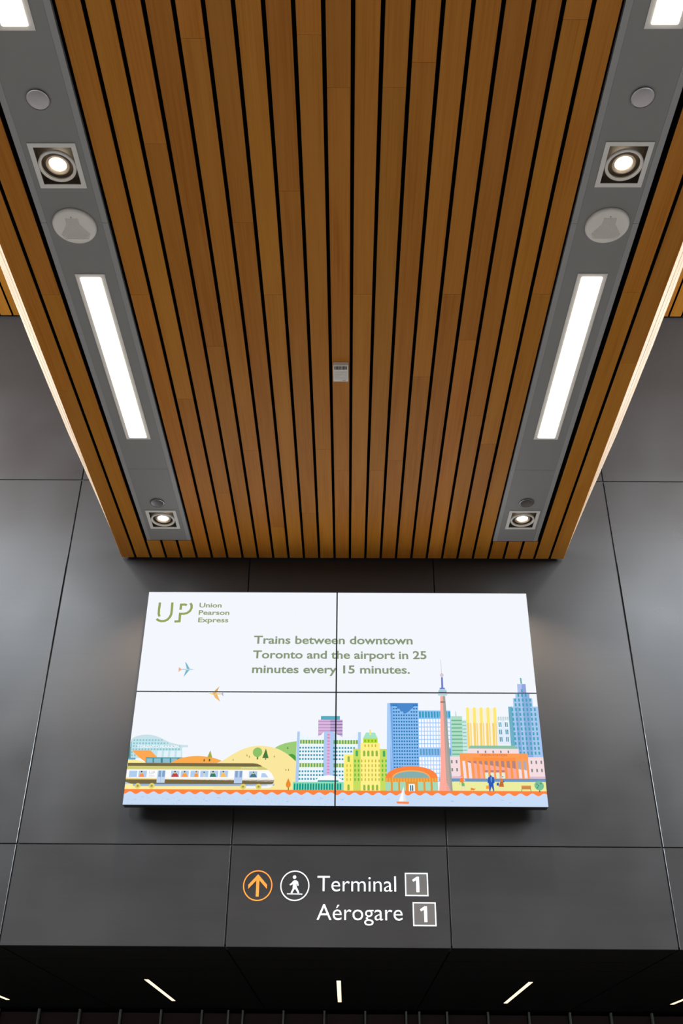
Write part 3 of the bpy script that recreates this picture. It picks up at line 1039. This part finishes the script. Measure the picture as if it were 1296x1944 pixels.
erow(1320.5, 3, 982, 7); erow(1329.5, 5, 976, 7.1); erow(1338.5, 5, 977, 7.1)
for j in range(10):
    y = 1347.5 + j * 9.2
    erow(y, 7, 970.4 + j * 0.95, 7.15)

# --- railway station
PART[0] = 'station_picture'

up()
PK = (246, 222, 226)
poly(zp(z7, [(78, 350), (205, 350), (225, 608), (110, 608)]), PK); poly(zp(z7, [(990, 358), (1185, 358), (1208, 610), (1005, 610)]), PK)
poly(zp(z7, [(300, 256), (888, 258), (892, 320), (292, 320)]), PK)
poly(zp(z7, [(322, 222), (838, 222), (885, 262), (298, 256)]), (142, 194, 166))
up()
for x, y in ((107, 410), (163, 410), (112, 504), (169, 504), (1039, 418), (1096, 418), (1155, 418), (1047, 513), (1106, 513), (1163, 513)):
    zr(z7, x - 9, x + 9, y - 19, y + 19, (128, 128, 130))
for x in (413, 502, 591, 681, 769):
    zr(z7, x - 8, x + 8, 282, 309, (128, 118, 124))
poly(zp(z7, [(110, 580), (1203, 586), (1206, 612), (113, 606)]), (224, 190, 208))
poly(zp(z7, [(113, 605), (1206, 611), (1210, 648), (118, 642)]), (110, 154, 196))
up()
poly(zp(z7, [(197, 311), (995, 316), (1000, 404), (202, 400)]), (255, 158, 88))
poly(zp(z7, [(352, 362), (845, 364), (850, 404), (356, 402)]), (255, 144, 58))
poly(zp(z7, [(202, 395), (1000, 400), (1020, 612), (212, 608)]), (255, 158, 88))
poly(zp(z7, [(350, 395), (850, 398), (875, 611), (362, 608)]), (255, 152, 70))
up()
cols = [(228, 262), (290, 326), (358, 392), (422, 458), (486, 522), (550, 588), (614, 652), (680, 717), (745, 782), (810, 848), (876, 912), (940, 975)]
for i, (a, c) in enumerate(cols):
    sk = (a - 600) * 0.0 + 12
    light_ = (244, 226, 232) if i < 2 or i > 9 else (250, 172, 160)
    yb = 606
    poly(zp(z7, [(a, 401), (c, 401), (c + sk + 8, yb), (a + sk + 8, yb)]), light_)
up()
for i, (a, c) in enumerate(cols):
    hs = 5 + i * 8.8
    if i >= 1:
        poly(zp(z7, [(a, 401), (c, 401), (c + hs * .07 + 3, 401 + hs + 12), (a + hs * .07, 401 + hs)]), (182, 134, 132) if i < 10 else (180, 172, 180))
    if 4 <= i <= 7:
        poly(zp(z7, [(a + 8, 510), (c + 8, 510), (c + 9, 534), (a + 9, 534)]), (184, 132, 136)); poly(zp(z7, [(a + 8, 538), (c + 10, 538), (c + 14, 608), (a + 14, 608)]), (228, 240, 214))
# park, people
up()
def z7p(pts, rgb): poly(zp(z7, pts), rgb)
z7p([(205, 600), (225, 592), (245, 612), (240, 660), (200, 650), (205, 690), (197, 670)], (255, 130, 60)); z7p([(218, 655), (250, 655), (258, 697), (222, 697)], (104, 190, 120))
z7p([(228, 697), (238, 697), (218, 752), (208, 752)], (244, 210, 214)); z7p([(246, 697), (257, 697), (270, 752), (260, 752)], (244, 210, 214)); ell(*z7(215, 588), 2.2, 2.2, (244, 190, 190)); z7p([(200, 578), (228, 575), (228, 584), (200, 586)], (176, 50, 110))
z7p([(245, 610), (265, 625), (270, 600), (262, 640), (245, 630)], (244, 200, 200))
z7p([(327, 715), (375, 728), (382, 716), (380, 735), (365, 742), (368, 758), (358, 745), (338, 742), (328, 758)], (240, 130, 50))
z7p([(530, 595), (560, 582), (600, 592), (606, 660), (592, 665), (590, 690), (603, 755), (592, 758), (572, 700), (556, 758), (545, 756), (560, 680), (548, 640), (530, 665), (524, 655)], (44, 92, 186))
z7p([(556, 590), (574, 590), (574, 650), (562, 650)], (130, 190, 230)); ell(*z7(562, 580), 1.8, 2.0, (70, 90, 170))
z7p([(508, 690), (550, 690), (550, 730), (508, 728)], (255, 160, 50))
z7p([(672, 612), (700, 612), (704, 650), (718, 706), (652, 704), (672, 650)], (222, 130, 62)); z7p([(660, 706), (672, 706), (680, 752), (672, 752)], (246, 210, 214)); z7p([(698, 706), (710, 706), (716, 752), (708, 752)], (246, 210, 214))
ell(*z7(686, 592), 2.0, 2.4, (244, 200, 196)); z7p([(676, 584), (700, 580), (714, 592), (690, 590)], (70, 100, 180)); z7p([(630, 660), (656, 655), (658, 690), (632, 690)], (50, 90, 190)); z7p([(704, 628), (722, 640), (718, 655), (704, 650)], (60, 110, 190))
z7p([(920, 690), (1032, 690), (1034, 735), (922, 735)], (238, 152, 82)); z7p([(922, 735), (930, 735), (930, 764), (922, 764)], (90, 140, 90)); z7p([(1026, 735), (1034, 735), (1036, 766), (1028, 766)], (90, 140, 90)); z7p([(1128, 740), (1140, 740), (1142, 768), (1128, 768)], (90, 110, 90))
up()
for y in (655, 672, 690):
    z7p([(668, y), (708, y), (710, y + 7), (664, y + 7)], (140, 70, 50))
for i in range(8):
    z7p([(928 + i * 13, 712), (936 + i * 13, 712), (936 + i * 13, 732), (928 + i * 13, 732)], (160, 140, 80))
z7p([(924, 704), (1032, 704), (1032, 709), (924, 709)], (180, 110, 60))
ell(*z7(1128, 692), 9.0, 8.8, (122, 192, 152))
up()
for p in ((1104, 675), (1147, 667), (1120, 694), (1108, 716)):
    ell(*z7(*p), 1.1, 1.3, (50, 120, 100))

# --- lakeside hall with orange arch
PART[0] = 'arched_hall_picture'

up()
pts = [(540, 812)] + [(540 + 290 * (1 - math.cos(t)), 812 - 134 * math.sin(t) ** 0.9) for t in [math.pi * i / 20 for i in range(1, 20)]] + [(1122, 812)]
poly(zp(z5, pts), (255, 134, 66))
up()
zr(z5, 540, 1125, 806, 950, (232, 152, 60))
pts = [(612, 808)] + [(612 + 212 * (1 - math.cos(t)), 808 - 86 * math.sin(t)) for t in [math.pi * i / 16 for i in range(1, 16)]] + [(1036, 808)]
poly(zp(z5, pts), (240, 180, 110))
up()
pts = [(628, 808)] + [(628 + 198 * (1 - math.cos(t)), 808 - 72 * math.sin(t)) for t in [math.pi * i / 16 for i in range(1, 16)]] + [(1024, 808)]
poly(zp(z5, pts), (134, 176, 174))
for i in range(18):
    zr(z5, 548 + i * 32, 562 + i * 32, 812, 852, (250, 172, 78))
for a, c in ((540, 600), (622, 682), (703, 765), (903, 965), (986, 1044), (1068, 1127)):
    zr(z5, a, c, 853, 952, (166, 218, 184))
zr(z5, 800, 868, 876, 957, (252, 253, 254))
up()
zr(z5, 814, 828, 890, 955, (46, 110, 130)); zr(z5, 836, 850, 890, 955, (46, 110, 130))

# --- needle tower
PART[0] = 'needle_tower_picture'

up()
poly([z6(265, 393), z6(290, 393), (855, 1502), (833.5, 1502), (836, 1460)], (255, 172, 158))
poly([z6(288, 393), z6(309, 393), (848.5, 1430), (859, 1502), (847.5, 1502), (845, 1400)], (158, 164, 158))
up()
poly(zp(z6, [(266, 440), (310, 440), (310, 455), (266, 455)]), (150, 130, 124))
poly(zp(z6, [(243, 375), (330, 375), (326, 390), (247, 390)]), (176, 216, 222))
poly(zp(z6, [(262, 328), (306, 328), (324, 345), (326, 368), (246, 368), (248, 345)]), (172, 206, 220))
poly(zp(z6, [(272, 222), (289, 222), (294, 322), (274, 322)]), (122, 134, 204)); poly(zp(z6, [(260, 319), (307, 319), (308, 329), (260, 329)]), (90, 104, 200))
up()
poly(zp(z6, [(256, 358), (318, 358), (318, 368), (256, 368)]), (110, 124, 130))
poly(zp(z6, [(267, 60), (271, 60), (278, 190), (274, 190)]), (206, 200, 208)); ell(*z6(279, 203), 3.4, 3.7, (216, 202, 214))

# --- sailing boat
PART[0] = 'sailing_boat_picture'

up()
poly(zp(z5, [(740, 905), (738, 1072), (688, 1070)]), (252, 253, 254)); poly(zp(z5, [(741, 905), (770, 1072), (738, 1072)]), (226, 232, 242))
poly(zp(z5, [(656, 1074), (802, 1076), (798, 1100), (672, 1096)]), (255, 136, 66))

# --- aeroplanes
up()
def z1(x, y): return 220 + x / 4.985, 1100 + y / 4.985
PART[0] = 'blue_aeroplane_picture'
poly(zp(z1, [(620, 851), (700, 847), (745, 855), (700, 863), (620, 859)]), (186, 214, 226))
poly(zp(z1, [(655, 783), (672, 800), (700, 850), (690, 862), (672, 852)]), (122, 184, 200)); poly(zp(z1, [(700, 858), (672, 890), (640, 928), (660, 870), (672, 852)]), (122, 184, 200))
poly(zp(z1, [(597, 832), (622, 852), (620, 860), (592, 880), (604, 856)]), (236, 180, 150))
PART[0] = 'tan_aeroplane_picture'
poly(zp(z1, [(872, 1084), (920, 1080), (1000, 1083), (1000, 1091), (920, 1094)]), (238, 196, 120))
poly(zp(z1, [(980, 1015), (950, 1085), (920, 1090), (918, 1078), (940, 1052)]), (212, 168, 96)); poly([(404, 1317), (412, 1318), (418, 1333), (408, 1325)], (238, 190, 112))
poly(zp(z1, [(1025, 1060), (1000, 1083), (1000, 1092), (1020, 1112), (1014, 1086)]), (170, 180, 226))
up()
for i in range(4):
    PART[0] = 'blue_aeroplane_picture'; ell(*z1(668 + i * 11, 855), 0.6, 0.6, (244, 250, 252), n=8)
    PART[0] = 'tan_aeroplane_picture'; ell(*z1(918 + i * 11, 1087), 0.6, 0.6, (252, 240, 210), n=8)


# --- lettering
def text_mesh(body, offset=0.0, spacing=1.0, shear=0.0):
    cu = bpy.data.curves.new('lettering', 'FONT')
    cu.body = body; cu.offset = offset; cu.space_character = spacing; cu.shear = shear; cu.resolution_u = 4
    o = bpy.data.objects.new('lettering', cu); col.objects.link(o)
    dg = bpy.context.evaluated_depsgraph_get()
    me = bpy.data.meshes.new_from_object(o.evaluated_get(dg))
    bpy.data.objects.remove(o); bpy.data.curves.remove(cu)
    return me


_cap = {}


def cap_height(offset):
    if offset not in _cap:
        me = text_mesh('H', offset); zs = [v.co.y for v in me.vertices]; _cap[offset] = (min(zs), max(zs))
    return _cap[offset]


def letters(body, u0, u1, vbase, cap, offset=0.0, spacing=1.0, shear=0.0):
    """triangles of a word fitted between u0 and u1, with cap height cap"""
    me = text_mesh(body, offset, spacing, shear)
    xs = [v.co.x for v in me.vertices]
    lo, hi = cap_height(offset)
    kx = (u1 - u0) / (max(xs) - min(xs)); ky = cap / (hi - lo); mn = min(xs)
    pts = [(u0 + (v.co.x - mn) * kx, vbase + (v.co.y - lo) * ky) for v in me.vertices]
    return [[pts[i] for i in p.vertices] for p in me.polygons]


up()
PART[0] = 'headline_lettering'
def screen_text(body, x0, x1, ybase, ycap, rgb, offset=0.0, spacing=1.0, shear=0.0, dst=ART_TEXT):
    u0 = UV(x0, ybase)[0]; u1 = UV(x1, ybase)[0]
    vb = UV((x0 + x1) / 2, ybase)[1]; vc = UV((x0 + x1) / 2, ycap)[1]
    for p in letters(body, u0, u1, vb, vc - vb, offset, spacing, shear):
        poly(p, rgb, True, dst)


TG = (138, 152, 122)
screen_text('Trains between downtown', 481.5, 783, 1223.6, 1208.3, TG, 0.022)
screen_text('Toronto and the airport in 25', 479.8, 809.3, 1251.5, 1236.2, TG, 0.022)
screen_text('minutes every 15 minutes.', 478, 777.8, 1279.2, 1263.8, TG, 0.022)
PART[0] = 'operator_lettering'
LG = (150, 162, 118)
screen_text('Union', 378.3, 420.6, 1154.2, 1145.2, LG, 0.024)
screen_text('Pearson', 376.8, 435.2, 1168.2, 1159.2, LG, 0.024)
screen_text('Express', 375.8, 433.2, 1182.2, 1173.2, LG, 0.024)
PART[0] = 'building_lettering'
screen_text('TORONTO PEARSON', 259.8, 339.3, 1420.2, 1415.4, (250, 253, 254), 0.03)
screen_text('UNION STATION', 910.5, 961.8, 1436.3, 1432.2, (208, 106, 66), 0.01)
PART[0] = 'train_lettering'
screen_text('Union Pearson Express', 457.6, 488.8, 1459.0, 1457.2, (250, 250, 240), 0.02)
screen_text('UP', 283, 293.8, 1470.2, 1464.8, (196, 200, 204), 0.0)
zr(z2, 366, 432, 548, 556, (226, 214, 214))
# the UP monogram as strokes
def stroke(pts, w, rgb):
    P = [Vector(UV(*p)) for p in pts]
    n = len(P)
    L_, R_ = [], []
    for i in range(n):
        d = (P[min(i + 1, n - 1)] - P[max(i - 1, 0)]).normalized()
        if 0 < i < n - 1:
            d1 = (P[i] - P[i - 1]).normalized(); d2 = (P[i + 1] - P[i]).normalized(); m_ = (d1 + d2).normalized()
            k = 1 / max(0.5, m_.dot(d1)); d = m_
        else:
            k = 1
        s = Vector((-d.y, d.x)) * w / 2 * k
        L_.append(P[i] + s); R_.append(P[i] - s)
    for i in range(n - 1):
        poly([tuple(R_[i]), tuple(R_[i + 1]), tuple(L_[i + 1]), tuple(L_[i])], rgb, True, ART_TEXT)


MG = (148, 164, 92)
PART[0] = 'logo_picture'
W_ = 0.0152
stroke(zp(z1, [(418, 222), (409, 290), (406, 330), (413, 355)]), W_, MG)
stroke(zp(z1, [(535, 222), (529, 300), (524, 335), (510, 362), (488, 385), (460, 397), (430, 399), (404, 391), (385, 378)]), W_, MG)
stroke(zp(z1, [(612, 291), (617, 243), (655, 242), (672, 248)]), W_, MG)
stroke(zp(z1, [(706, 228), (717, 248), (716, 275), (702, 302), (675, 322), (645, 329), (608, 329), (602, 400), (554, 402)]), W_, MG)

# --- build the four monitors
M_SCREEN = glow('screen_white', lin((244, 248, 254)), 1.0)
UM = UV(637.7, 1330)[0]; VM = UV(640, 1314.8)[1]     # where the four screens meet


def cut_mesh(polys, u0, u1, v0, v1, y0, step):
    bm = bmesh.new(); mats = []; idx = {}
    for p, m, ly, _ in polys:
        if max(a[0] for a in p) < u0 or min(a[0] for a in p) > u1 or max(a[1] for a in p) < v0 or min(a[1] for a in p) > v1:
            continue
        if m.name not in idx:
            idx[m.name] = len(mats); mats.append(m)
        try:
            f = bm.faces.new([bm.verts.new((SX0 + a[0], y0 - step * ly, SZ0 + a[1])) for a in p])
            f.material_index = idx[m.name]
        except ValueError:
            pass
    bmesh.ops.triangulate(bm, faces=bm.faces)
    for co, no in (((SX0 + u0, 0, 0), (-1, 0, 0)), ((SX0 + u1, 0, 0), (1, 0, 0)), ((0, 0, SZ0 + v0), (0, 0, -1)), ((0, 0, SZ0 + v1), (0, 0, 1))):
        geom = bm.verts[:] + bm.edges[:] + bm.faces[:]
        bmesh.ops.bisect_plane(bm, geom=geom, plane_co=co, plane_no=no, clear_outer=True)
    return bm, mats


quads = [('top left', -HW, UM, VM, SH, 'showing the green UP logo'), ('top right', UM, HW, VM, SH, 'mostly white with needle tower tip'),
         ('bottom left', -HW, UM, 0, VM, 'showing the olive train and hills'), ('bottom right', UM, HW, 0, VM, 'showing the colourful city towers')]
for nm, u0, u1, v0, v1, what in quads:
    root = empty('wall_monitor', (SX0 + (u0 + u1) / 2, YS + 0.055, SZ0 + v0))
    tag(root, '%s monitor of the lit four-part video wall, %s' % (nm, what), 'monitor', 'monitors of the video wall')
    g = 0.0008
    bm = bmesh.new()
    box(bm, SX0 + u0 + g, SX0 + u1 - g, YS + 0.002, YS + 0.055, SZ0 + v0 + g, SZ0 + v1 - g, 0.004)
    rel(build('housing', bm, M_BEZEL), root)
    bl = 0.0018 if u0 == -HW else 0.0042; br = 0.0018 if u1 == HW else 0.0042
    bb = 0.0018 if v0 == 0 else 0.0028; bt = 0.0018 if v1 == SH else 0.0028
    cx, cz = SX0 + (u0 + u1) / 2, SZ0 + (v0 + v1) / 2
    bm = bmesh.new()
    for x0, x1, z0_, z1_ in ((u0 + g, u0 + bl, v0 + g, v1 - g), (u1 - br, u1 - g, v0 + g, v1 - g), (u0 + bl, u1 - br, v0 + g, v0 + bb), (u0 + bl, u1 - br, v1 - bt, v1 - g)):
        box(bm, SX0 + x0, SX0 + x1, YS - 0.0065, YS + 0.003, SZ0 + z0_, SZ0 + z1_)
    rel(build('bezel', bm, M_BEZEL), root)
    bm = bmesh.new()
    vs = [bm.verts.new(p) for p in ((SX0 + u0 + bl, YS, SZ0 + v0 + bb), (SX0 + u1 - br, YS, SZ0 + v0 + bb), (SX0 + u1 - br, YS, SZ0 + v1 - bt), (SX0 + u0 + bl, YS, SZ0 + v1 - bt))]
    bm.faces.new(vs)
    me = bpy.data.meshes.new('screen'); bm.to_mesh(me); bm.free(); me.materials.append(M_SCREEN)
    rel(link('screen', me), root)
    step = 0.006 / (layer[0] + 2)
    for part in dict.fromkeys(a[3] for a in ART + ART_TEXT):
        bm, mats = cut_mesh([a for a in ART + ART_TEXT if a[3] == part], u0 + bl, u1 - br, v0 + bb, v1 - bt, YS - 0.0001, step)
        if not bm.faces:
            bm.free(); continue
        me = bpy.data.meshes.new(part); bm.to_mesh(me); bm.free()
        for m in mats: me.materials.append(m)
        rel(link(part, me), root)

mount = empty('video_wall_mount', (SX0, YW, SZ0 + SH / 2))
tag(mount, 'black steel mounting frame in the shadow gap behind the video wall', 'bracket')
for z in (0.10, SH / 2 - 0.03, SH / 2 + 0.03, SH - 0.10):
    bm = bmesh.new(); box(bm, SX0 - HW + 0.08, SX0 + HW - 0.08, YS + 0.0552, YS + 0.075, SZ0 + z - 0.02, SZ0 + z + 0.02)
    rel(build('rail', bm, M_BEZEL), mount)
for x in (-0.95, -0.32, 0.32, 0.95):
    bm = bmesh.new(); box(bm, SX0 + x - 0.03, SX0 + x + 0.03, YS + 0.0752, YW - 0.0003, SZ0 + 0.05, SZ0 + SH - 0.05)
    rel(build('upright', bm, M_BEZEL), mount)

# ------------------------------------------------------------------ wayfinding lettering on the wall
M_VW = mat('white_vinyl', (247, 245, 243), 0.4)
M_VO = mat('orange_vinyl', (240, 132, 42), 0.5)
M_VG = mat('taupe_vinyl', (84, 77, 72), 0.6)
sign = empty('direction_sign', (-0.05, YW, EYE + 1.12))
tag(sign, 'white and orange terminal direction sign stuck on the grey panel under the video wall', 'sign')


def flat(name, polys, m, dy=0.0010, label=None):
    bm = bmesh.new()
    for p in polys:
        try:
            bm.faces.new([bm.verts.new((a[0], 0, a[1])) for a in p])
        except ValueError:
            pass
    bmesh.ops.remove_doubles(bm, verts=bm.verts, dist=1e-6)
    bmesh.ops.recalc_face_normals(bm, faces=bm.faces)
    ex = bmesh.ops.extrude_face_region(bm, geom=bm.faces[:])
    bmesh.ops.translate(bm, verts=[v for v in ex['geom'] if isinstance(v, bmesh.types.BMVert)], vec=(0, -dy, 0))
    o = build(name, bm, m, loc=(0, YW - 0.0002, 0))
    rel(o, sign)
    if label: o['label'] = label
    return o


def ring(cx, cz, r, w, n=64):
    out = []
    for i in range(n):
        a, b = 2 * math.pi * i / n, 2 * math.pi * (i + 1) / n
        out.append([(cx + r * math.cos(a), cz + r * math.sin(a)), (cx + r * math.cos(b), cz + r * math.sin(b)), (cx + (r - w) * math.cos(b), cz + (r - w) * math.sin(b)), (cx + (r - w) * math.cos(a), cz + (r - w) * math.sin(a))])
    return out


def W(px, py):
    return at(px, py, YW)


def s2(x, y): return W(440 + x / 3.086, 1630 + y / 3.086)


c1 = ((W(461, 1681)[0] + W(517, 1681)[0]) / 2, W(489, 1681.2)[1]); r1 = 0.0815
c2 = ((W(532, 1682)[0] + W(587, 1682)[0]) / 2, W(559.5, 1681.5)[1]); r2 = 0.0805
flat('orange_ring', ring(*c1, r1, 0.0065), M_VO)
ax, az = c1
arrow = [[(ax - 0.0085, az - 0.058), (ax + 0.0085, az - 0.058), (ax + 0.0085, az + 0.035), (ax, az + 0.0435), (ax - 0.0085, az + 0.035)],
         [(ax, az + 0.0600), (ax - 0.052, az + 0.004), (ax - 0.052, az - 0.018), (ax, az + 0.036)],
         [(ax, az + 0.0600), (ax, az + 0.036), (ax + 0.052, az - 0.018), (ax + 0.052, az + 0.004)]]
flat('arrow', [arrow[0][:3] + arrow[0][4:]], M_VO)
flat('arrow_head', arrow[1:], M_VO, 0.0012)
flat('white_ring', ring(*c2, r2, 0.0060), M_VW)
# walking figure
wx, wz = c2
head = [(wx - 0.003 + 0.0095 * math.cos(t), wz + 0.0455 + 0.0095 * math.sin(t)) for t in [2 * math.pi * i / 20 for i in range(20)]]
fig = [(366, 128), (378, 128), (388, 136), (391, 158), (384, 160), (381, 146), (377, 152), (380, 166), (395, 200), (386, 203), (370, 176), (362, 186), (353, 203), (344, 200), (356, 176), (358, 148), (350, 154), (341, 157), (338, 151), (350, 142), (358, 132)]
flat('walking_figure', [[s2(*p) for p in fig]], M_VW)
flat('figure_head', [head], M_VW)
flat('ground_line', [[s2(323, 204), s2(323, 209), s2(412, 211), s2(412, 206)][::-1]], M_VW)


def wall_text(name, body, p0, p1, cap, offset):
    flat(name, letters(body, p0[0], p1[0], (p0[1] + p1[1]) / 2, cap, offset), M_VW)


wall_text('terminal_lettering', 'Terminal', s2(500, 191), s2(962, 193), s2(530, 102)[1] - s2(530, 191)[1], -0.006)
wall_text('terminal_lettering_french', 'A\u00e9rogare', s2(496, 360), s2(1000, 361), s2(530, 268)[1] - s2(530, 360)[1], -0.006)
for x0, x1, y0, y1 in ((1014, 1149, 84, 220), (1060, 1196, 256, 396)):
    xa = (s2(x0, (y0 + y1) / 2)[0]); xb = s2(x1, (y0 + y1) / 2)[0]; xm = (x0 + x1) / 2
    zt, zb = s2(xm, y0)[1], s2(xm, y1)[1]
    t = 0.0062
    flat('number_plate', [[(xa + t, zb + t), (xb - t, zb + t), (xb - t, zt - t), (xa + t, zt - t)]], M_VG, 0.0006)
    fr = [[(xa, zb), (xb, zb), (xb, zb + t), (xa, zb + t)], [(xa, zt - t), (xb, zt - t), (xb, zt), (xa, zt)], [(xa, zb + t), (xa + t, zb + t), (xa + t, zt - t), (xa, zt - t)], [(xb - t, zb + t), (xb, zb + t), (xb, zt - t), (xb - t, zt - t)]]
    flat('plate_border', fr, M_VW)
    w, h = xb - xa, zt - zb
    cx = (xa + xb) / 2
    num = [(cx - 0.002, zb + 0.17 * h), (cx + 0.0145, zb + 0.17 * h), (cx + 0.0145, zb + 0.83 * h), (cx + 0.001, zb + 0.83 * h), (cx - 0.0235, zb + 0.70 * h), (cx - 0.0185, zb + 0.62 * h), (cx - 0.002, zb + 0.68 * h)]
    flat('numeral_one', [num], M_VW)
